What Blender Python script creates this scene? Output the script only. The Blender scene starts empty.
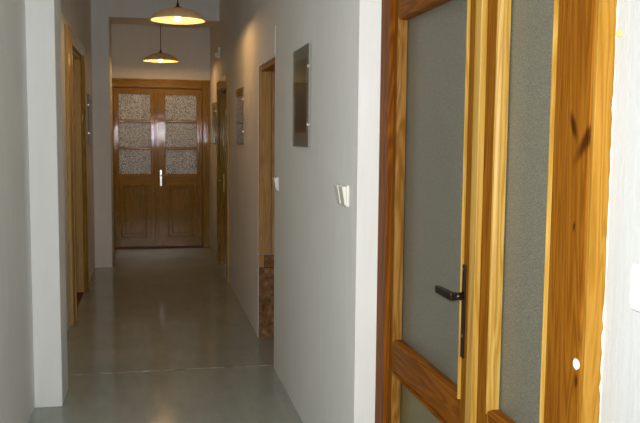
import bpy, bmesh, math, random
from mathutils import Vector, Matrix
random.seed(7)
S = bpy.context.scene
C = S.collection

# ------------------------------------------------------------------ camera
EYE = 1.57
YAW, PITCH, ROLL, FPX = 0.20675, 0.0922, 0.0095, 800.0
F = Vector((math.sin(YAW)*math.cos(PITCH), math.cos(YAW)*math.cos(PITCH), -math.sin(PITCH)))
Rt = Vector((math.cos(YAW), -math.sin(YAW), 0)); Up = Rt.cross(F)
c_, s_ = math.cos(ROLL), math.sin(ROLL)
R2, U2 = Rt*c_ + Up*s_, Up*c_ - Rt*s_
camd = bpy.data.cameras.new('camera'); cam = bpy.data.objects.new('camera', camd); C.objects.link(cam)
cam.matrix_world = Matrix(((R2.x, U2.x, -F.x, 0), (R2.y, U2.y, -F.y, 0), (R2.z, U2.z, -F.z, EYE), (0, 0, 0, 1)))
camd.sensor_width = 36; camd.sensor_fit = 'HORIZONTAL'; camd.lens = 36*FPX/640; camd.clip_start = 0.02
S.camera = cam
# ------------------------------------------------------------------ world, camera flash, exposure
w = bpy.data.worlds.new('world'); S.world = w; w.use_nodes = True
w.node_tree.nodes['Background'].inputs[0].default_value = (0.8, 0.9, 1, 1)
w.node_tree.nodes['Background'].inputs[1].default_value = 0.03
FLASH_W = 74
BULB = 350
fl = bpy.data.lights.new('camera_flash', 'AREA'); fl.shape = 'RECTANGLE'; fl.size = 0.07; fl.size_y = 0.04
fl.energy = FLASH_W; fl.color = (0.97, 0.985, 0.965)
flo = bpy.data.objects.new('camera_flash', fl); C.objects.link(flo)
flo.matrix_world = cam.matrix_world.copy(); flo.location = Vector((0, 0, EYE)) + U2*0.07 - R2*0.03
S.view_settings.view_transform = 'Standard'; S.view_settings.look = 'None'
S.view_settings.gamma = 1; S.view_settings.exposure = 0.0
S.view_settings.use_curve_mapping = False
S.cycles.use_denoising = True; S.cycles.sample_clamp_indirect = 4; S.cycles.blur_glossy = 0.2; S.cycles.max_bounces = 8
S.cycles.diffuse_bounces = 5; S.cycles.caustics_reflective = False; S.cycles.caustics_refractive = False

# ------------------------------------------------------------------ materials
def new_mat(name):
    m = bpy.data.materials.new(name); m.use_nodes = True
    nt = m.node_tree; b = nt.nodes['Principled BSDF']
    return m, nt, b
def N(nt, t, **kw):
    n = nt.nodes.new(t)
    for k, v in kw.items(): setattr(n, k, v)
    return n
def L(nt, a, b): nt.links.new(a, b)
def posvec(nt, sc, loc=(0, 0, 0)):
    g = N(nt, 'ShaderNodeNewGeometry'); mp = N(nt, 'ShaderNodeMapping')
    mp.inputs['Scale'].default_value = sc; mp.inputs['Location'].default_value = loc
    L(nt, g.outputs['Position'], mp.inputs['Vector']); return mp.outputs['Vector']
def noise(nt, vec, scale=1, detail=4, rough=.55, dist=0):
    n = N(nt, 'ShaderNodeTexNoise'); L(nt, vec, n.inputs['Vector'])
    n.inputs['Scale'].default_value = scale; n.inputs['Detail'].default_value = detail
    n.inputs['Roughness'].default_value = rough; n.inputs['Distortion'].default_value = dist
    return n.outputs['Fac']
def ramp(nt, fac, stops):
    r = N(nt, 'ShaderNodeValToRGB'); e = r.color_ramp.elements
    while len(e) < len(stops): e.new(.5)
    for i, (p, c) in enumerate(stops):
        e[i].position = p; e[i].color = (*c, 1)
    L(nt, fac, r.inputs['Fac']); return r.outputs['Color']
def mix(nt, fac, a, b, mode='MIX'):
    n = N(nt, 'ShaderNodeMix', data_type='RGBA', blend_type=mode)
    for s, v in ((0, fac), (6, a), (7, b)):
        if hasattr(v, 'is_output'): L(nt, v, n.inputs[s])
        elif isinstance(v, (int, float)): n.inputs[s].default_value = v
        else: n.inputs[s].default_value = (*v, 1)
    return n.outputs[2]
def math_(nt, op, a, b=None, c=None):
    n = N(nt, 'ShaderNodeMath', operation=op)
    for i, v in enumerate((a, b, c)):
        if v is None: continue
        if hasattr(v, 'is_output'): L(nt, v, n.inputs[i])
        else: n.inputs[i].default_value = v
    return n.outputs[0]
def bump(nt, b, h, strength=.2, dist=.01):
    n = N(nt, 'ShaderNodeBump'); n.inputs['Strength'].default_value = strength; n.inputs['Distance'].default_value = dist
    L(nt, h, n.inputs['Height']); L(nt, n.outputs['Normal'], b.inputs['Normal'])
def simple(name, col, rough=.5, metal=0, var=.08, nscale=30, bmp=0, coat=0):
    m, nt, b = new_mat(name)
    v = noise(nt, posvec(nt, (1, 1, 1)), nscale, 3)
    d = tuple(max(0, x*(1-var)) for x in col); l = tuple(min(1, x*(1+var)) for x in col)
    L(nt, ramp(nt, v, [(.3, d), (.7, l)]), b.inputs['Base Color'])
    b.inputs['Roughness'].default_value = rough; b.inputs['Metallic'].default_value = metal
    b.inputs['Coat Weight'].default_value = coat
    if bmp: bump(nt, b, v, bmp, .004)
    return m

def plaster(name, col, streak=.035):
    m, nt, b = new_mat(name)
    big = noise(nt, posvec(nt, (1, 1, 1)), 1.3, 4, .6)
    st = noise(nt, posvec(nt, (9, 9, 1.1)), 2.2, 4, .6)
    fine = noise(nt, posvec(nt, (1, 1, 1)), 45, 4, .6)
    f = math_(nt, 'ADD', math_(nt, 'MULTIPLY', big, .5), math_(nt, 'MULTIPLY', st, .5))
    L(nt, ramp(nt, f, [(.35, tuple(x*(1-streak) for x in col)), (.65, tuple(min(1, x*(1+streak)) for x in col))]), b.inputs['Base Color'])
    b.inputs['Roughness'].default_value = .85; b.inputs['Specular IOR Level'].default_value = .2
    h = math_(nt, 'ADD', math_(nt, 'MULTIPLY', big, 2.0), math_(nt, 'ADD', math_(nt, 'MULTIPLY', st, .6), math_(nt, 'MULTIPLY', fine, .25)))
    bump(nt, b, h, .35, .012)
    return m

def wood(name, dark, mid, light, axis='Z', freq=26, rough=.45, knots=(), coat=0, spec=.04, grainbump=.08, offset=(0, 0, 0), wear=0, wavy=0):
    m, nt, b = new_mat(name)
    al = 1.6/26
    sc = {'Z': (1, 1, al), 'Y': (1, al, 1), 'X': (al, 1, 1)}[axis]
    p = posvec(nt, sc, offset)
    oi = N(nt, 'ShaderNodeObjectInfo')
    cmb = N(nt, 'ShaderNodeCombineXYZ')
    for i in range(3): L(nt, math_(nt, 'MULTIPLY', oi.outputs['Random'], 3.7+i), cmb.inputs[i])
    va = N(nt, 'ShaderNodeVectorMath', operation='ADD'); L(nt, p, va.inputs[0]); L(nt, cmb.outputs[0], va.inputs[1])
    p = va.outputs[0]
    n1 = noise(nt, p, freq*.35, 3, .5, .6)
    rings = math_(nt, 'PINGPONG', math_(nt, 'MULTIPLY', n1, 16.0), .5)
    rings = math_(nt, 'MULTIPLY', rings, 2.0)
    n2 = noise(nt, p, freq*7, 3, .6)
    f = math_(nt, 'ADD', math_(nt, 'MULTIPLY', rings, .55), math_(nt, 'MULTIPLY', n2, .45))
    col = ramp(nt, f, [(.15, tuple(x*.78 for x in dark)), (.36, dark), (.55, mid), (.85, light)])
    # slow colour drift between and along boards
    col = mix(nt, math_(nt, 'MULTIPLY', noise(nt, posvec(nt, (3, 3, .8)), 1.2, 2), .45), col, dark)
    g = N(nt, 'ShaderNodeNewGeometry')
    for (ky, kz, kr, lean) in knots:
        sx = N(nt, 'ShaderNodeSeparateXYZ'); L(nt, g.outputs['Position'], sx.inputs[0])
        dy = math_(nt, 'SUBTRACT', sx.outputs['Y'], ky); dz = math_(nt, 'SUBTRACT', sx.outputs['Z'], kz)
        dy2 = math_(nt, 'ADD', dy, math_(nt, 'MULTIPLY', dz, lean))
        d = math_(nt, 'SQRT', math_(nt, 'ADD', math_(nt, 'POWER', math_(nt, 'ABSOLUTE', math_(nt, 'MULTIPLY', dy2, 2.0)), 2), math_(nt, 'POWER', math_(nt, 'ABSOLUTE', math_(nt, 'MULTIPLY', dz, .8)), 2)))
        d = math_(nt, 'ADD', d, math_(nt, 'MULTIPLY', math_(nt, 'SUBTRACT', n2, .5), kr*.6))
        mk = N(nt, 'ShaderNodeMapRange', interpolation_type='SMOOTHSTEP'); L(nt, d, mk.inputs[0])
        mk.inputs[1].default_value = kr*.35; mk.inputs[2].default_value = kr*1.3; mk.inputs[3].default_value = .9; mk.inputs[4].default_value = 0
        col = mix(nt, mk.outputs[0], col, (dark[0]*.22, dark[1]*.14, dark[2]*.12))
    if wear:
        wn = noise(nt, posvec(nt, (1, 1, .5)), 14, 6, .7)
        col = mix(nt, ramp(nt, wn, [(.55, (0, 0, 0)), (.72, (wear,)*3)]), col, (.42, .34, .24))
    L(nt, col, b.inputs['Base Color'])
    b.inputs['Roughness'].default_value = rough; b.inputs['Coat Weight'].default_value = coat; b.inputs['Coat Roughness'].default_value = .12
    bump(nt, b, math_(nt, 'ADD', n2, math_(nt, 'MULTIPLY', n1, 2)), grainbump, .004)
    b.inputs['Specular IOR Level'].default_value = spec
    if wavy:
        b.inputs['Coat IOR'].default_value = 1.42
        cb = N(nt, 'ShaderNodeBump'); cb.inputs['Strength'].default_value = wavy; cb.inputs['Distance'].default_value = .006
        L(nt, noise(nt, posvec(nt, (1, 1, .22)), 38, 3, .6), cb.inputs['Height']); L(nt, cb.outputs['Normal'], b.inputs['Coat Normal'])
        b.inputs['Coat Roughness'].default_value = .05
    return m

M = {}
M['white'] = plaster('white_plaster', (.80, .80, .78))
M['white_near'] = plaster('white_plaster_fresh', (.82, .83, .82), .03)
M['white_flash_cut'] = plaster('white_plaster_flash_cut', (.46, .465, .465), .008)  # same wall white, darkened in the colour to offset flash glare
M['ceil'] = plaster('ceiling_plaster', (.72, .70, .66))
PD, PM_, PL = (.175, .058, .004), (.225, .082, .006), (.27, .105, .009)
M['pine'] = wood('pine_varnish', PD, PM_, PL, 'Z')
M['pine_y'] = wood('pine_varnish_rail', PD, PM_, PL, 'Y')
M['pine_dark'] = wood('pine_varnish_dark', (.15, .040, .004), (.21, .062, .006), (.27, .090, .010), 'Z')
M['pine_dark_y'] = wood('pine_varnish_dark_rail', (.16, .048, .004), (.22, .072, .006), (.27, .098, .010), 'Y')
M['pine_knot'] = wood('pine_varnish_knotty', PD, PM_, PL, 'Z', knots=((1.517, 1.578, .046, .80), (1.578, 1.60, .026, -.4), (1.527, 1.055, .014, 0), (1.56, 1.385, .010, .1)))
M['pine_lit'] = wood('pine_bead_lit', (.36, .19, .028), (.44, .26, .05), (.50, .33, .085), 'Z', spec=.3)  # pine with the flash light on camera-facing edges put into the colour
M['pine_side_lit'] = wood('pine_edge_lit', (.28, .128, .014), (.33, .162, .022), (.37, .19, .034), 'Z', freq=40, spec=.1)  # pine paled in the colour where the flash strikes the frame side
M['pine_lit_far'] = wood('pine_bead_lit_far', (.20, .085, .012), (.28, .13, .03), (.34, .175, .045), 'Z', freq=34)  # far bead: weaker flash light put into the pine colour
M['honey'] = wood('honey_varnish', (.25, .140, .011), (.33, .187, .016), (.39, .22, .022), 'Z', rough=.3, coat=.9, grainbump=.2, wavy=.4)
M['honey_x'] = wood('honey_varnish_rail', (.25, .140, .011), (.33, .187, .016), (.39, .22, .022), 'X', rough=.3, coat=.9, grainbump=.2, wavy=.4)
M['cream_wood'] = wood('cream_yellow_paint_wood', (.46, .30, .11), (.52, .35, .14), (.56, .39, .17), 'Z', rough=.22, grainbump=.2)
M['old_wood'] = wood('stripped_old_wood', (.42, .225, .075), (.49, .275, .10), (.54, .32, .13), 'Z', rough=.75, grainbump=.4, wear=.25)
M['brown_handle'] = simple('brown_lacquered_metal', (.018, .009, .006), .28, .3, .2)
M['brass'] = simple('dull_brass', (.55, .42, .22), .3, 1)
M['steel'] = simple('bright_steel', (.62, .62, .6), .22, 1)
M['plastic'] = simple('cream_white_plastic', (.78, .77, .70), .35, 0, .03)
M['plastic_grey'] = simple('grey_plastic_side', (.55, .54, .48), .4, 0, .03)
M['gloss_white'] = simple('glossy_white_plastic', (.85, .83, .78), .12, 0, .02, coat=.5)
M['cord'] = simple('dark_cord', (.05, .035, .02), .6)
M['void'] = simple('dark_keyhole', (.006, .005, .004), .9)
M['green_plug'] = simple('yellow_green_plastic', (.55, .58, .18), .5, 0, .05)
M['red_carpet'] = simple('dark_red_carpet', (.16, .022, .012), .95, 0, .4, 90, .5)
M['red_sill'] = simple('dark_red_threshold', (.12, .025, .012), .35, 0, .3, 40)
M['mat'] = simple('grey_passepartout', (.30, .285, .25), .8, 0, .05)
M['seam'] = simple('floor_joint_edge_light', (.30, .27, .21), .5, 0, .8, 9)  # joint strip, its bright edge highlights put into the mottled colour

# textured glass of the near door
m, nt, b = new_mat('frosted_grain_glass')
g1 = noise(nt, posvec(nt, (1, 1, 1)), 300, 2, .6); g2 = noise(nt, posvec(nt, (1, 1, 1)), 2.0, 2)
L(nt, ramp(nt, g1, [(.34, (.10, .097, .074)), (.66, (.28, .272, .215))]), b.inputs['Base Color'])
b.inputs['Roughness'].default_value = .32; b.inputs['Transmission Weight'].default_value = .25; b.inputs['IOR'].default_value = 1.45
bump(nt, b, g1, .5, .0015); M['frost'] = m
m2 = m.copy(); m2.name = 'frosted_grain_glass_olive'; M['frost_olive'] = m2
for nd in m2.node_tree.nodes:
    if nd.type == 'VALTORGB':
        nd.color_ramp.elements[0].color = (.13, .11, .045, 1); nd.color_ramp.elements[1].color = (.28, .24, .11, 1)
# figured glass with lace behind it, far door
m, nt, b = new_mat('figured_lace_glass')
v = N(nt, 'ShaderNodeTexVoronoi'); L(nt, posvec(nt, (1, 1, 1)), v.inputs['Vector']); v.inputs['Scale'].default_value = 75
n_ = noise(nt, posvec(nt, (1, 1, 1)), 62, 3, .8); fold = noise(nt, posvec(nt, (1, 1, .05)), 14, 2)
f_ = math_(nt, 'ADD', math_(nt, 'MULTIPLY', v.outputs['Distance'], .55), math_(nt, 'MULTIPLY', n_, .75))
cA = ramp(nt, f_, [(.46, (.012, .012, .012)), (.58, (.17, .18, .19)), (.68, (.85, .90, .95))])
L(nt, mix(nt, math_(nt, 'MULTIPLY', fold, .6), cA, (.05, .047, .04)), b.inputs['Base Color'])
b.inputs['Roughness'].default_value = .3; bump(nt, b, n_, .4, .003); M['lace'] = m
# painted floor
m, nt, b = new_mat('grey_floor_paint')
n_ = noise(nt, posvec(nt, (1, 1, 1)), 1.6, 5, .6); n2 = noise(nt, posvec(nt, (6, 1.2, 1)), 3, 4, .6); fi = noise(nt, posvec(nt, (1, 1, 1)), 140, 2)
L(nt, ramp(nt, math_(nt, 'ADD', math_(nt, 'MULTIPLY', n_, .6), math_(nt, 'MULTIPLY', n2, .4)), [(.35, (.275, .295, .26)), (.65, (.345, .365, .325))]), b.inputs['Base Color'])
rr = N(nt, 'ShaderNodeMapRange'); L(nt, n_, rr.inputs[0]); rr.inputs[3].default_value = .08; rr.inputs[4].default_value = .15; b.inputs['Specular IOR Level'].default_value = .4
L(nt, rr.outputs[0], b.inputs['Roughness'])
bump(nt, b, math_(nt, 'ADD', n2, math_(nt, 'MULTIPLY', fi, .03)), .10, .006); M['floor'] = m
# rubble masonry
m, nt, b = new_mat('bare_rubble_masonry')
n_ = noise(nt, posvec(nt, (1, 1, 1)), 16, 6, .7); n2 = noise(nt, posvec(nt, (1, 1, 1)), 7, 4, .6, .8)
c1 = ramp(nt, n_, [(.3, (.11, .045, .016)), (.5, (.24, .11, .042)), (.68, (.40, .25, .13))])
L(nt, mix(nt, ramp(nt, n2, [(.56, (0, 0, 0)), (.72, (.6, .6, .6))]), c1, (.34, .29, .22)), b.inputs['Base Color'])
b.inputs['Roughness'].default_value = .95; bump(nt, b, n_, .9, .02); M['rubble'] = m
# clear glass
m, nt, b = new_mat('clear_glass')
tp = N(nt, 'ShaderNodeBsdfTransparent'); gl = N(nt, 'ShaderNodeBsdfGlossy'); gl.inputs['Roughness'].default_value = .04
L(nt, ramp(nt, noise(nt, posvec(nt, (1, 1, 1)), 3), [(.3, (.93, .95, .94)), (.7, (.96, .97, .96))]), tp.inputs[0])
fr = N(nt, 'ShaderNodeFresnel'); fr.inputs[0].default_value = 1.30
mx = N(nt, 'ShaderNodeMixShader'); ge = N(nt, 'ShaderNodeNewGeometry'); L(nt, math_(nt, 'MULTIPLY', fr.outputs[0], math_(nt, 'SUBTRACT', 1.0, ge.outputs['Backfacing'])), mx.inputs[0]); L(nt, tp.outputs[0], mx.inputs[1]); L(nt, gl.outputs[0], mx.inputs[2])
L(nt, mx.outputs[0], nt.nodes['Material Output'].inputs[0]); nt.nodes.remove(b); M['glass'] = m
# lamp shade, bulb
m, nt, b = new_mat('cream_lamp_shade')
L(nt, ramp(nt, noise(nt, posvec(nt, (1, 1, 1)), 12), [(.3, (.74, .58, .33)), (.7, (.80, .64, .38))]), b.inputs['Base Color'])
b.inputs['Roughness'].default_value = .4
tr = N(nt, 'ShaderNodeBsdfTranslucent'); tr.inputs[0].default_value = (.8, .55, .25, 1)
ms = N(nt, 'ShaderNodeMixShader'); ms.inputs[0].default_value = .06
L(nt, b.outputs[0], ms.inputs[1]); L(nt, tr.outputs[0], ms.inputs[2]); L(nt, ms.outputs[0], nt.nodes['Material Output'].inputs[0]); M['shade'] = m
m, nt, b = new_mat('lit_bulb')
b.inputs['Emission Color'].default_value = (1, .57, .22, 1); b.inputs['Emission Strength'].default_value = BULB
L(nt, ramp(nt, noise(nt, posvec(nt, (1, 1, 1)), 5), [(0, (.9, .85, .7)), (1, (1, .95, .8))]), b.inputs['Base Color']); M['bulb'] = m
def artmat(name, z0, z1, stops):
    m, nt, b = new_mat(name)
    sx = N(nt, 'ShaderNodeSeparateXYZ'); g = N(nt, 'ShaderNodeNewGeometry'); L(nt, g.outputs['Position'], sx.inputs[0])
    t = math_(nt, 'DIVIDE', math_(nt, 'SUBTRACT', sx.outputs['Z'], z0), z1-z0)
    t = math_(nt, 'ADD', t, math_(nt, 'MULTIPLY', math_(nt, 'SUBTRACT', noise(nt, posvec(nt, (1, 1, 1)), 18, 5, .7), .5), .35))
    c = ramp(nt, t, stops)
    sp = noise(nt, posvec(nt, (1, 1, 1)), 90, 3, .7)
    L(nt, mix(nt, .5, c, ramp(nt, sp, [(.35, (.25, .25, .25)), (.65, (1, 1, 1))]), 'MULTIPLY'), b.inputs['Base Color'])
    b.inputs['Roughness'].default_value = .7; return m
M['art_a'] = artmat('landscape_print', 1.52, 2.05, [(.1, (.16, .08, .05)), (.3, (.10, .085, .08)), (.5, (.12, .13, .13)), (.64, (.26, .19, .08)), (.9, (.20, .13, .055))])
M['art_b'] = artmat('grey_blue_print', 1.5, 2.01, [(.05, (.30, .31, .33)), (.4, (.26, .27, .30)), (.55, (.12, .11, .10)), (.8, (.24, .18, .09)), (.95, (.16, .12, .06))])

# ------------------------------------------------------------------ mesh helpers
WO = {}
def link(name, me, origin, mat, parent=None, smooth=False):
    o = bpy.data.objects.new(name, me); C.objects.link(o)
    origin = Vector(origin); WO[o] = origin
    if parent is not None:
        o.parent = parent; o.location = origin - WO[parent]
    else: o.location = origin
    mats = mat if isinstance(mat, (list, tuple)) else [mat]
    for k in mats: me.materials.append(k)
    if smooth:
        for p in me.polygons: p.use_smooth = True
    return o
def empty(name, loc):
    o = bpy.data.objects.new(name, None); C.objects.link(o); o.location = loc; o.empty_display_size = .1
    WO[o] = Vector(loc); return o
def tag(o, label, cat=None, group=None, kind=None):
    o['label'] = label
    if cat: o['category'] = cat
    if group: o['group'] = group
    if kind: o['kind'] = kind
    return o
def add_box(bm, x0, x1, y0, y1, z0, z1, bev=0, seg=2):
    x0, x1 = sorted((x0, x1)); y0, y1 = sorted((y0, y1)); z0, z1 = sorted((z0, z1))
    vs = [bm.verts.new((x, y, z)) for x in (x0, x1) for y in (y0, y1) for z in (z0, z1)]
    fs = [bm.faces.new([vs[i] for i in q]) for q in ((0, 1, 3, 2), (4, 6, 7, 5), (0, 4, 5, 1), (2, 3, 7, 6), (0, 2, 6, 4), (1, 5, 7, 3))]
    if bev:
        es = list({e for f in fs for e in f.edges})
        bmesh.ops.bevel(bm, geom=es, offset=bev, segments=seg, affect='EDGES', profile=.6)
def finish(name, bm, mat, parent=None, smooth=False, origin=None):
    bmesh.ops.recalc_face_normals(bm, faces=bm.faces)
    if origin is None:
        xs = [v.co.copy() for v in bm.verts]
        lo = Vector([min(c[i] for c in xs) for i in range(3)]); hi = Vector([max(c[i] for c in xs) for i in range(3)])
        origin = Vector(((lo.x+hi.x)/2, (lo.y+hi.y)/2, lo.z))
    bmesh.ops.translate(bm, verts=bm.verts, vec=-Vector(origin))
    me = bpy.data.meshes.new(name); bm.to_mesh(me); bm.free()
    return link(name, me, origin, mat, parent, smooth)
def box(name, dims, mat, parent=None, bev=0, seg=2):
    bm = bmesh.new(); add_box(bm, *dims, bev, seg); return finish(name, bm, mat, parent)
def boxes(name, lst, mat, parent=None, bev=0):
    bm = bmesh.new()
    for d in lst: add_box(bm, *d, bev)
    return finish(name, bm, mat, parent)
def lathe(bm, prof, cx, cy, n=40, closed=False):
    rings = []
    for r, z in prof:
        rings.append([bm.verts.new((cx+max(r, 1e-4)*math.cos(2*math.pi*k/n), cy+max(r, 1e-4)*math.sin(2*math.pi*k/n), z)) for k in range(n)])
    m = len(rings)
    for i in range(m if closed else m-1):
        a, b2 = rings[i], rings[(i+1) % m]
        for k in range(n): bm.faces.new((a[k], a[(k+1) % n], b2[(k+1) % n], b2[k]))
    if not closed:
        for rg in (rings[0], rings[-1]): bm.faces.new(rg)
def cyl(bm, p0, p1, r, n=14, r1=None):
    p0, p1 = Vector(p0), Vector(p1); d = (p1-p0).normalized()
    a = d.orthogonal().normalized(); b2 = d.cross(a); r1 = r if r1 is None else r1
    A = [bm.verts.new(p0+(a*math.cos(2*math.pi*k/n)+b2*math.sin(2*math.pi*k/n))*r) for k in range(n)]
    B = [bm.verts.new(p1+(a*math.cos(2*math.pi*k/n)+b2*math.sin(2*math.pi*k/n))*r1) for k in range(n)]
    for k in range(n): bm.faces.new((A[k], A[(k+1) % n], B[(k+1) % n], B[k]))
    bm.faces.new(A); bm.faces.new(B)
def prism(bm, pts, axis, a0, a1):
    """polygon pts in the plane normal to axis ('X','Y','Z'), extruded a0..a1"""
    def mk(p, a):
        return {'X': (a, p[0], p[1]), 'Y': (p[0], a, p[1]), 'Z': (p[0], p[1], a)}[axis]
    A = [bm.verts.new(mk(p, a0)) for p in pts]; B = [bm.verts.new(mk(p, a1)) for p in pts]; n = len(pts)
    for k in range(n): bm.faces.new((A[k], A[(k+1) % n], B[(k+1) % n], B[k]))
    bm.faces.new(A); bm.faces.new(B)

# ------------------------------------------------------------------ the setting
XR, XL, YE, H, TW = .80, -.68, 11.40, 3.30, .36
YN, XN = 3.095, .93          # where the corridor wall ends on the right / near wall plane
YB = -1.9
SEAM = 5.36
fl1 = boxes('floor', [(XL-1.6, 2.6, YB, SEAM-.003, -.12, 0), (XL-1.6, 2.6, SEAM+.003, YE+.5, -.12, 0)], M['floor'])
tag(fl1, 'glossy grey painted floor running down the corridor', 'floor', kind='structure')
bm = bmesh.new(); rj = random.Random(2); pa = []; pb = []
for k in range(61):
    xx = -.52+(XR+.52)*k/60; yy = rj.uniform(-.004, .004); ww = rj.uniform(.003, .009)
    pa.append((xx, SEAM+yy-ww)); pb.append((xx, SEAM+yy+ww))
prism(bm, pa+pb[::-1], 'Z', -.004, .003)
finish('floor_joint', bm, M['seam'], fl1)
tag(box('ceiling', (XL-1.6, 2.6, YB, YE+.5, H, H+.1), M['ceil']), 'off-white plaster ceiling above the corridor', 'ceiling', kind='structure')
# left wall with the left doorway
LD0, LD1, LDZ = 7.02, 8.22, 2.335
wl = boxes('wall_left', [(XL-.30, XL, YB, LD0, 0, H), (XL-.30, XL, LD1, YE+.3, 0, H), (XL-.30, XL, LD0, LD1, LDZ, H)], M['white'])
tag(wl, 'long white plaster wall on the left side of the corridor', 'wall', kind='structure')
# near pilaster on the left
bm = bmesh.new(); add_box(bm, XL, -.525, 4.73, 5.06, 0, H, .006)
tag(finish('wall_left_pilaster', bm, M['white_near']), 'white plaster pilaster on the left wall nearest the camera', 'pilaster', kind='structure')
# far arch: pilaster + beam
ar = boxes('wall_far_pilaster', [(XL, -.482, 9.78, 10.32, 0, 2.945)], M['white'])
tag(ar, 'narrow white pilaster left of the far double door', 'pilaster', kind='structure')
tag(boxes('wall_far_beam', [(XL, XR, 9.78, 10.32, 2.945, H)], M['white']), 'white plaster beam crossing the corridor above the far pendant lamp', 'beam', kind='structure')
# end wall
ED0, ED1, EDZ = -.535, .70, 2.235
we = boxes('wall_end', [(XL, ED0, YE, YE+.3, 0, H), (ED1, XR, YE, YE+.3, 0, H), (ED0, ED1, YE, YE+.3, EDZ, H)], M['white'])
tag(we, 'white end wall around the far double door', 'wall', kind='structure')
# right corridor wall with the stripped opening and a second door
OP0, OP1, OPZ = 5.31, 6.15, 2.10
RD0, RD1, RDZ = 8.68, 9.86, 2.13
wr = boxes('wall_right', [(XR, XR+TW, YN, OP0, 0, H), (XR, XR+TW, OP0, OP1, OPZ, H), (XR, XR+TW, OP1, RD0, 0, H),
                          (XR, XR+TW, RD0, RD1, RDZ, H), (XR, XR+TW, RD1, YE+.3, 0, H)], M['white'])
tag(wr, 'whitewashed corridor wall on the right with pictures', 'wall', kind='structure')
# near right wall with the big pine door
FD0, FD1, FDZ = 1.515, 3.085, 2.33     # outer frame of the near door
wn = boxes('wall_right_near', [(XN, XN+.25, YB, FD0-.014, 0, H), (XN, XN+.25, FD0, YN, FDZ, H)], M['white_flash_cut'])
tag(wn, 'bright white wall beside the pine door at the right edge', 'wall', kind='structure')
WB = 1.0
tag(box('wall_back', (XL-.3, 2.6, YB-.2, YB, 0, H), M['white']), 'white wall closing the corridor behind the viewer', 'wall', kind='structure')
# window added on the wall behind the viewer, glowing panes give cool fill
fill = empty('fill_light_1', (.1, YB, .95)); tag(fill, 'added unseen window behind the viewer', 'fill_light', kind='structure')
m, nt, b = new_mat('fill_pane_glow')
b.inputs['Emission Color'].default_value = (.86, .95, 1, 1); b.inputs['Emission Strength'].default_value = WB
L(nt, ramp(nt, noise(nt, posvec(nt, (1, 1, 1)), 3), [(0, (.8, .85, .9)), (1, (.85, .9, .95))]), b.inputs['Base Color']); b.inputs['Roughness'].default_value = .1
for x0 in (-.42, .11):
    box('fill_pane', (x0, x0+.5, YB+.012, YB+.018, 1.0, 2.3), m, fill)
boxes('fill_frame', [(-.50, -.425, YB+.001, YB+.05, .92, 2.38), (.085, .105, YB+.001, YB+.05, .92, 2.38), (.615, .69, YB+.001, YB+.05, .92, 2.38), (-.425, .615, YB+.001, YB+.05, .92, .995), (-.425, .615, YB+.001, YB+.05, 2.305, 2.38)], M['plastic'], fill, .004)
# rooms behind the doors (shells)
sr = boxes('wall_side_room', [(2.5, 2.6, YB, YE+.3, 0, H), (XR+TW, 2.5, YE, YE+.3, 0, H), (XR+TW, 2.5, 3.6, 3.7, 0, H), (XL-1.6, XL-1.5, 5.5, 9.6, 0, H), (XL-1.5, XL-.3, 5.5, 5.6, 0, H), (XL-1.5, XL-.3, 9.5, 9.6, 0, H)], M['white'])
tag(sr, 'dim walls of the side rooms behind the doorways', 'wall', kind='structure')

# rubble jamb and stripped timber in the opening
def rough_block(name, x0, x1, yf, y1, z0, z1, mat, parent, nx=7, nz=14, amp=.012, seed=1):
    rnd = random.Random(seed); bm = bmesh.new(); g = []
    for i in range(nx+1):
        row = []
        for j in range(nz+1):
            e = i in (0, nx) or j in (0, nz)
            row.append(bm.verts.new((x0+(x1-x0)*i/nx, yf+(0 if e else rnd.uniform(-amp*.2, amp)), z0+(z1-z0)*j/nz)))
        g.append(row)
    bk = [[bm.verts.new((x0+(x1-x0)*i, y1, z0+(z1-z0)*j)) for j in (0, 1)] for i in (0, 1)]
    for i in range(nx):
        for j in range(nz): bm.faces.new((g[i][j], g[i+1][j], g[i+1][j+1], g[i][j+1]))
    bm.faces.new((bk[0][0], bk[0][1], bk[1][1], bk[1][0]))
    bm.faces.new([r[0] for r in g]+[bk[1][0], bk[0][0]]); bm.faces.new([r[-1] for r in g]+[bk[1][1], bk[0][1]])
    bm.faces.new(list(g[0])+[bk[0][1], bk[0][0]]); bm.faces.new(list(g[-1])+[bk[1][1], bk[1][0]])
    return finish(name, bm, mat, parent)
d3 = empty('door_3', (XR+.17, (OP0+OP1)/2, 0))
tag(d3, 'unfinished doorway with stripped old wood lining and bare masonry foot', 'doorway', kind='structure')
rough_block('masonry_jamb', XR+.004, XR+.30, OP1-.030, OP1-.001, 0.0, .555, M['rubble'], d3, amp=.018, seed=3)
rough_block('masonry_chunk', XR+.045, XR+.30, OP1-.034, OP1-.001, .560, .655, M['rubble'], d3, 5, 4, .012, seed=5)
box('jamb_block', (XR+.002, XR+.042, OP1-.036, OP1-.001, .560, .655), M['old_wood'], d3, .003)
box('jamb_board', (XR+.002, XR+.094, OP1-.035, OP1-.001, .662, OPZ-.002), M['old_wood'], d3, .003)
box('jamb_board', (XR+.099, XR+.30, OP1-.037, OP1-.001, .662, OPZ-.002), M['old_wood'], d3, .003)
box('jamb_board', (XR+.012, XR+.30, OP0+.001, OP0+.033, 0, OPZ-.002), M['old_wood'], d3, .003)
box('lintel_board', (XR+.012, XR+.30, OP0+.036, OP1-.040, OPZ-.035, OPZ-.002), M['old_wood'], d3, .003)
lf = box('door_leaf', (XR+.24, XR+.28, OP0+.04, OP1-.045, .01, OPZ-.04), M['old_wood'], d3, .003)
for zz in ((.15, .85), (1.0, 1.9)): box('panel', (XR+.225, XR+.239, OP0+.16, OP1-.165, *zz), M['old_wood'], lf, .006)
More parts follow.
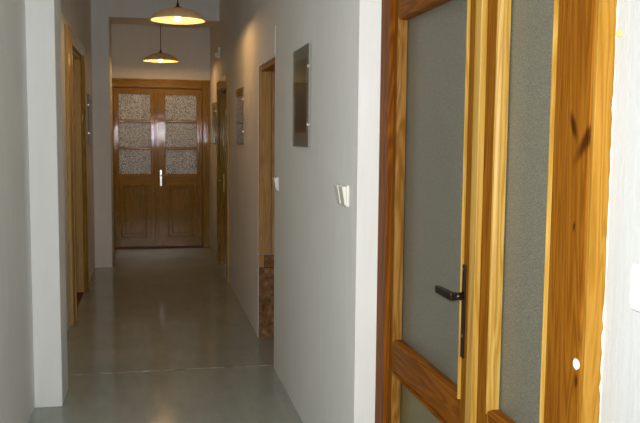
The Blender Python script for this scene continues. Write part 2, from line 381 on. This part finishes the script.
# ragged plaster edge above the opening
bm = bmesh.new(); rnd = random.Random(4); pts = [(OP0-.02, 2.30), (OP1+.04, 2.30)]
low = [(OP1+.03 - k*(OP1-OP0+.05)/16, OPZ + (.03 if k in (0, 1, 2) else 0) + rnd.uniform(0, .014)) for k in range(17)]
prism(bm, pts+low, 'X', XR-.004, XR-.0005)
finish('plaster_patch', bm, M['white'], wr)

# ------------------------------------------------------------------ near pine double door (right)
XF, XD, XG = .885, .905, .936
d1 = empty('door_1', (XF+.03, (FD0+FD1)/2, 0))
tag(d1, 'varnished pine double door with frosted glass panes at the right', 'door', kind='structure')
JF, JN = 2.968, 1.605                    # inner edges of the frame
box('frame_jamb', (XF, XF+.10, JF, FD1, 0, FDZ-.005), M['pine_dark'], d1, .004)
jn = box('frame_jamb', (XF, XF+.10, FD0, JN, 0, FDZ-.005), M['pine_knot'], d1, .004)
box('frame_head', (XF, XF+.10, JN+.001, JF-.001, 2.215, FDZ-.005), M['pine_dark_y'], d1, .004)
box('casing_edge', (XF+.003, XN+.02, FD0-.014, FD0-.0005, 0, FDZ-.005), M['pine_side_lit'], d1, .002)
bm = bmesh.new(); rs = random.Random(11); edge = []
for k in range(121):
    edge.append((XN-.0015-max(0, rs.gauss(-.0003, .0012))-(.0025 if 55 < k < 66 and k % 3 else 0), .02+k*2.2/120))
prism(bm, [(XN-.0004, .02)]+edge+[(XN-.0004, 2.22)], 'Y', FD0-.0148, FD0-.0141)
tag(finish('paint_smear', bm, M['plastic'], d1), 'ragged white paint along the frame edge')
bm = bmesh.new(); cyl(bm, (XF-.0015, 1.528, 1.092), (XF+.002, 1.528, 1.092), .012, 20)
tag(finish('screw_cap', bm, M['plastic'], jn), 'small white round screw cap on the pine frame')

def bead_y(name, y0, y1, z, up, mat, par):     # horizontal glazing bead, quarter-round towards the room
    pts = [(XG-.004, 0), (XD-.006, 0), (XD-.008, .004), (XD-.006, .009), (XD+.006, .013), (XG-.004, .013)]
    bm = bmesh.new()
    A = [bm.verts.new((p[0], y0, z+up*p[1])) for p in pts]; B = [bm.verts.new((p[0], y1, z+up*p[1])) for p in pts]
    for k in range(6): bm.faces.new((A[k], A[(k+1) % 6], B[(k+1) % 6], B[k]))
    bm.faces.new(A); bm.faces.new(B); return finish(name, bm, mat, par)
def bead_z(name, y, sgn, z0, z1, mat, par):
    pts = [(XG-.004, 0), (XD-.006, 0), (XD-.008, .004), (XD-.006, .009), (XD+.006, .013), (XG-.004, .013)]
    bm = bmesh.new(); prism(bm, [(p[0], y+sgn*p[1]) for p in pts], 'Z', z0, z1); return finish(name, bm, mat, par)
def near_leaf(y0, y1, s0, s1, rails, panes, label, main):
    """y0<y1 leaf extents; s0/s1 stile inner edges; rails [(z0,z1)]; panes [(z0,z1)]"""
    lf = boxes('door_leaf', [(XD, XD+.045, y0, s0, .012, 2.205), (XD, XD+.045, s1, y1, .012, 2.205)], main, d1, .003)
    lf['label'] = label
    for z0, z1 in rails: box('rail', (XD+.0005, XD+.045, s0+.0005, s1-.0005, z0, z1), M['pine_dark_y'], lf, .003)
    for z0, z1 in panes:
        box('glass_pane', (XG, XG+.005, s0+.001, s1-.001, z0+.001, z1-.001), M['frost' if z0 > .5 else 'frost_olive'], lf)
        bead_z('glazing_bead', s1-.0005, -1, z0+.0005, z1-.0005, M['pine_lit_far' if s1 > 2.5 else 'pine_lit'], lf)
        bead_z('glazing_bead', s0+.0005, 1, z0+.0005, z1-.0005, M['pine_lit'], lf)
        bead_y('glazing_bead', s0+.014, s1-.014, z0+.0005, 1, M['pine_dark_y'], lf)
        bead_y('glazing_bead', s0+.014, s1-.014, z1-.0005, -1, M['pine_dark_y'], lf)
    return lf
RAILS = [(2.02, 2.205), (.672, .785), (.012, .15)]
PANES = [(.785, 2.02), (.15, .672)]
LA = near_leaf(2.112, 2.964, 2.222, 2.905, RAILS, PANES, 'wide pine leaf carrying the brown lever handle', M['pine'])
LB = near_leaf(1.609, 2.108, 1.702, 2.020, [(2.02, 2.205), (.69, .812), (.012, .15)], [(.812, 2.02), (.15, .69)], 'narrow pine leaf nearest the camera', M['pine'])
ag = box('cover_strip', (XF, XD-.0005, 2.092, 2.135, .012, 2.205), M['pine_lit'], LB, .003)
# lever handle on a long plate
box('lock_plate', (XD-.007, XD-.0005, 2.196, 2.216, .918, 1.20), M['brown_handle'], LA, .003)
bm = bmesh.new(); cyl(bm, (XD-.006, 2.206, 1.105), (XD-.034, 2.206, 1.105), .0125, 16, .0105)
finish('lever_neck', bm, M['brown_handle'], LA, True)
bm = bmesh.new(); add_box(bm, XD-.050, XD-.028, 2.195, 2.222, 1.094, 1.117, .004)
prism(bm, [(XD-.050, 2.215), (XD-.030, 2.215), (XD-.034, 2.325), (XD-.041, 2.335), (XD-.050, 2.325)], 'Z', 1.0955, 1.1155)
tag(finish('lever', bm, M['brown_handle'], LA), 'dark brown lever handle')
bm = bmesh.new(); cyl(bm, (XD-.0085, 2.206, .985), (XD-.006, 2.206, .985), .006); finish('keyhole', bm, M['brass'], LA)
bm = bmesh.new(); cyl(bm, (XD-.0085, 2.206, 1.185), (XD-.006, 2.206, 1.185), .004); finish('plate_screw', bm, M['steel'], LA)

# ------------------------------------------------------------------ far double door
d2 = empty('door_2', (.08, YE, 0))
tag(d2, 'honey-varnished double door with six figured glass panes at corridor end', 'door', kind='structure')
box('casing', (ED1-.010, .790, YE-.04, YE-.001, 0, EDZ+.115), M['honey'], d2, .008)
box('casing', (ED0-.095, ED0+.008, YE-.04, YE-.001, 0, EDZ+.115), M['honey'], d2, .008)
box('casing_head', (ED0+.0085, ED1-.0105, YE-.04, YE-.001, EDZ-.008, EDZ+.115), M['honey_x'], d2, .008)
box('casing_cornice', (ED0-.10, .795, YE-.055, YE-.0405, EDZ+.085, EDZ+.115), M['honey_x'], d2, .005)
box('casing_bead', (ED0-.09, .785, YE-.056, YE-.0405, EDZ+.004, EDZ+.038), M['honey_x'], d2, .007, 5)
box('threshold', (ED0+.01, ED1-.012, YE-.035, YE+.05, .0005, .014), M['red_sill'], d2, .004)
YL = YE-.004
def far_leaf(x0, x1, p0, p1, q0, q1, label):
    rows = [(1.042, 1.382), (1.417, 1.757), (1.793, 2.14)]
    lf = boxes('door_leaf', [(x0, p0, YL, YL+.045, .018, EDZ-.012), (p1, x1, YL, YL+.045, .018, EDZ-.012)], M['honey'], d2, .003)
    lf['label'] = label
    for z0, z1 in ((.018, 1.042), (2.14, EDZ-.012)): box('rail', (p0+.0005, p1-.0005, YL+.0005, YL+.045, z0, z1), M['honey_x'], lf, .002)
    for z0, z1 in ((1.382, 1.417), (1.757, 1.793)): box('glazing_bar', (p0+.0005, p1-.0005, YL-.006, YL+.045, z0, z1), M['honey_x'], lf, .006)
    for z0, z1 in rows: box('glass_pane', (p0+.001, p1-.001, YL+.02, YL+.025, z0+.001, z1-.001), M['lace'], lf)
    # fielded lower panel: raised moulding around a sunk field and a raised centre
    mz0, mz1 = .15, .89
    boxes('panel_moulding', [(q0, q0+.03, YL-.022, YL-.0005, mz0, mz1), (q1-.03, q1, YL-.022, YL-.0005, mz0, mz1),
                             (q0+.03, q1-.03, YL-.022, YL-.0005, mz0, mz0+.03), (q0+.03, q1-.03, YL-.022, YL-.0005, mz1-.03, mz1)], M['honey'], lf, .009)
    box('panel', (q0+.06, q1-.06, YL-.016, YL-.0005, mz0+.06, mz1-.06), M['honey'], lf, .006)
    return lf
la = far_leaf(ED0+.012, .048, -.450, -.022, -.432, -.070, 'left leaf of the far double door')
lb = far_leaf(.052, ED1-.013, .180, .612, .205, .565, 'right leaf of the far double door with the handle')
box('cover_strip', (.030, .072, YL-.018, YL-.0005, .02, EDZ-.014), M['honey'], lb, .006)
box('lock_plate', (.098, .130, YL-.006, YL-.0005, .872, 1.098), M['steel'], lb, .003)
bm = bmesh.new(); cyl(bm, (.114, YL-.006, 1.02), (.114, YL-.05, 1.02), .009); cyl(bm, (.108, YL-.048, 1.02), (.215, YL-.048, 1.02), .009)
finish('lever', bm, M['steel'], lb, True)

# ------------------------------------------------------------------ door on the right wall, far
d4 = empty('door_4', (XR, (RD0+RD1)/2, 0))
tag(d4, 'honey-varnished door in the right wall near the corridor end', 'door', kind='structure')
box('casing', (XR-.022, XR-.0005, RD0-.13, RD0+.006, 0, RDZ+.10), M['cream_wood'], d4, .006)
box('casing', (XR-.022, XR-.0005, RD1-.006, RD1+.11, 0, RDZ+.10), M['honey'], d4, .006)
box('casing_head', (XR-.022, XR-.0005, RD0+.0065, RD1-.0065, RDZ-.006, RDZ+.10), M['honey'], d4, .006)
box('frame_jamb', (XR+.0, XR+.20, RD1-.03, RD1-.0005, 0, RDZ-.03), M['honey'], d4, .003)
box('frame_jamb', (XR+.0, XR+.20, RD0+.0005, RD0+.03, 0, RDZ-.03), M['honey'], d4, .003)
box('frame_head', (XR+.0, XR+.20, RD0+.0005, RD1-.0005, RDZ-.0295, RDZ-.0005), M['honey'], d4, .003)
lf = boxes('door_leaf', [(XR+.05, XR+.09, RD0+.032, RD0+.15, .01, RDZ-.032), (XR+.05, XR+.09, RD1-.15, RD1-.032, .01, RDZ-.032)], M['honey'], d4, .003)
for z0, z1 in ((.01, .95), (1.90, RDZ-.032)): box('rail', (XR+.0505, XR+.09, RD0+.1505, RD1-.1505, z0, z1), M['honey'], lf, .003)
box('glass_pane', (XR+.065, XR+.07, RD0+.151, RD1-.151, .951, 1.899), M['lace'], lf)
box('panel', (XR+.038, XR+.0500, RD0+.26, RD1-.26, .18, .80), M['honey'], lf, .008)
box('lock_plate', (XR+.043, XR+.0495, RD1-.115, RD1-.08, .90, 1.12), M['brass'], lf, .002)
bm = bmesh.new(); cyl(bm, (XR+.044, RD1-.10, 1.04), (XR-.01, RD1-.10, 1.04), .009); cyl(bm, (XR-.01, RD1-.094, 1.04), (XR-.01, RD1-.21, 1.04), .009)
finish('lever', bm, M['steel'], lf, True)

# ------------------------------------------------------------------ doorway on the left wall
d5 = empty('door_5', (XL, (LD0+LD1)/2, 0))
tag(d5, 'open doorway with honey wood casing in the left wall', 'doorway', kind='structure')
box('casing', (XL+.0005, XL+.030, LD0-.25, LD0+.006, 0, LDZ+.12), M['cream_wood'], d5, .008)
box('casing_edge_strip', (XL+.0305, XL+.040, LD0-.07, LD0-.02, 0, LDZ+.02), M['cream_wood'], d5, .004)
box('casing', (XL+.0005, XL+.030, LD1-.006, LD1+.20, 0, LDZ+.12), M['honey'], d5, .008)
box('casing_edge_strip', (XL+.0305, XL+.040, LD1+.02, LD1+.07, 0, LDZ+.02), M['honey'], d5, .004)
box('casing_head', (XL+.0005, XL+.030, LD0+.0065, LD1-.0065, LDZ-.006, LDZ+.12), M['honey'], d5, .008)
box('frame_jamb', (XL-.30, XL-.0, LD1-.03, LD1-.0005, 0, LDZ-.03), M['cream_wood'], d5, .003)
box('frame_jamb', (XL-.30, XL-.0, LD0+.0005, LD0+.03, 0, LDZ-.03), M['cream_wood'], d5, .003)
box('frame_head', (XL-.30, XL-.0, LD0+.0005, LD1-.0005, LDZ-.0295, LDZ-.0005), M['honey'], d5, .003)
tag(box('carpet', (XL-1.45, XL-.005, LD0+.032, LD1-.032, .0002, .012), M['red_carpet'], None, .003), 'dark red carpet on the floor inside the left doorway', 'carpet')

# ------------------------------------------------------------------ pendant lamps
def pendant(x, y, label):
    zr = 2.516
    root = empty('pendant_lamp', (x, y, zr)); tag(root, label, 'lamp', 'pendant lamps along the corridor')
    prof = [(.222, 0), (.215, .019), (.193, .043), (.157, .068), (.115, .086), (.073, .097), (.035, .103)]
    inner = [(r-.003 if r > .04 else r-.002, z-.003) for r, z in prof]; inner[0] = (.219, 0)
    bm = bmesh.new(); lathe(bm, [(r, zr+z) for r, z in prof]+[(r, zr+z) for r, z in reversed(inner)], x, y, 64, True)
    finish('lamp_shade', bm, M['shade'], root, True, (x, y, zr))
    bm = bmesh.new(); lathe(bm, [(.0, zr+.150), (.006, zr+.148), (.010, zr+.136), (.013, zr+.114), (.034, zr+.107), (.034, zr+.093), (.020, zr+.091), (.020, zr+.066), (.0, zr+.064)], x, y, 24)
    finish('lamp_holder', bm, M['cord'], root, True)
    bm = bmesh.new(); zc = zr+.014; r = .022
    pr = [(.0, zc-r)]+[(r*math.sin(a), zc-r*math.cos(a)) for a in [math.pi*k/12 for k in range(1, 9)]]+[(.014, zc+.028), (.013, zc+.052), (0, zc+.052)]
    lathe(bm, pr, x, y, 24); tag(finish('bulb', bm, M['bulb'], root, True), 'glowing warm light bulb')
    bm = bmesh.new(); cyl(bm, (x, y, zr+.1495), (x, y, H-.05), .0045, 8); finish('cord', bm, M['cord'], root)
    bm = bmesh.new(); lathe(bm, [(0, H-.06), (.02, H-.058), (.045, H-.03), (.05, H-.0005), (0, H-.0005)], x, y, 24); finish('ceiling_rose', bm, M['shade'], root, True)
pendant(.2155, 6.80, 'larger looking cream pendant lamp, the one hanging nearer the camera')
pendant(.116, 10.50, 'cream pendant lamp hanging farther away, in front of the far double door')

# ------------------------------------------------------------------ clip-framed pictures
def picture(side, y0, y1, z0, z1, art, label, ins=(.06, .06, .075, .065)):
    s = 1 if side == 'R' else -1
    xw = XR if side == 'R' else XL
    root = empty('picture', (xw, (y0+y1)/2, z0)); tag(root, label, 'picture', 'clip-framed pictures along the corridor')
    def X(d): return xw - s*d
    box('backing_board', (X(.001), X(.012), y0, y1, z0, z1), M['mat'], root, .001)
    box('passepartout', (X(.0122), X(.0135), y0+.002, y1-.002, z0+.002, z1-.002), M['mat'], root)
    box('print', (X(.0137), X(.0145), y0+ins[0], y1-ins[1], z0+ins[2], z1-ins[3]), M[art], root)
    box('glass_pane', (X(.0150), X(.0185), y0, y1, z0, z1), M['glass'], root)
    for yy in (y0-.003,):
        for zz in (z0+(z1-z0)*.22, z0+(z1-z0)*.78):
            o = box('clip', (X(.003), X(.021), yy-.003, yy+.003, zz-.008, zz+.008), M['steel'], root, .001)
picture('R', 4.065, 4.515, 1.520, 2.050, 'art_a', 'clip-framed brown landscape print nearest the camera on the right wall')
picture('R', 7.12, 7.68, 1.505, 2.012, 'art_b', 'clip-framed grey print between the stripped doorway and the far right door', (.02, .02, .02, .02))
picture('R', 10.23, 10.74, 1.478, 2.003, 'art_a', 'narrow-looking clip-framed picture beyond the far right door')
picture('L', 8.98, 9.52, 1.475, 2.014, 'art_b', 'clip-framed pale picture on the left wall beside the far pilaster', (.05, .05, .05, .05))

# ------------------------------------------------------------------ switches and small wall pieces
def rocker(root, yc, zc, half, hz):
    # wedge-shaped rocker: upper edge stands proud
    bm = bmesh.new(); pts = [(XR-.012, zc-hz+.006), (XR-.017, zc-hz+.006), (XR-.030, zc+hz-.008), (XR-.028, zc+hz-.006), (XR-.012, zc+hz-.006)]
    A = [bm.verts.new((p[0], yc-half+.006, p[1])) for p in pts]; B = [bm.verts.new((p[0], yc+half-.006, p[1])) for p in pts]
    for k in range(5): bm.faces.new((A[k], A[(k+1) % 5], B[(k+1) % 5], B[k]))
    bm.faces.new(A); bm.faces.new(B); finish('rocker', bm, M['plastic'], root)
sw = empty('light_switch', (XR, 3.31, 1.283)); tag(sw, 'white double light switch on the right wall near the pine door', 'light switch', 'white light switches')
for yc in (3.265, 3.353):
    box('switch_plate', (XR-.0115, XR-.0005, yc-.042, yc+.042, 1.283, 1.373), M['plastic'], sw, .003)
    rocker(sw, yc, 1.328, .040, .045)
sw = empty('light_switch', (XR, 5.165, 1.22)); tag(sw, 'single white light switch beside the stripped doorway', 'light switch', 'white light switches')
box('switch_plate', (XR-.0115, XR-.0005, 5.122, 5.208, 1.225, 1.312), M['plastic'], sw, .003); rocker(sw, 5.165, 1.268, .041, .044)
sw = empty('light_switch', (XN, 1.343, 1.241)); tag(sw, 'white surface light switch cut by the right edge of the picture', 'light switch', 'white light switches')
box('housing', (XN-.018, XN-.0005, 1.300, 1.387, 1.241, 1.331), M['plastic'], sw, .006, 3)
box('rocker', (XN-.024, XN-.0182, 1.308, 1.379, 1.253, 1.322), M['plastic'], sw, .003)
bm = bmesh.new(); cyl(bm, (XN-.003, 1.484, 1.785), (XN-.0005, 1.484, 1.785), .0055, 14); cyl(bm, (XN-.008, 1.484, 1.785), (XN-.003, 1.484, 1.785), .0065, 14)
tag(finish('wall_plug', bm, M['green_plug'], None), 'tiny yellow-green plastic plug in the wall beside the pine frame', 'wall plug')
# wall fixture high on the right wall
se = empty('wall_sensor', (XR, 9.70, 2.48)); tag(se, 'small white glossy sensor high on the right wall by the far lamp', 'sensor')
box('housing', (XR-.03, XR-.0005, 9.66, 9.74, 2.50, 2.62), M['plastic'], se, .008, 3)
bm = bmesh.new(); bmesh.ops.create_uvsphere(bm, u_segments=20, v_segments=12, radius=.03, matrix=Matrix.Translation((XR-.042, 9.70, 2.535)))
finish('lens', bm, M['gloss_white'], se, True)
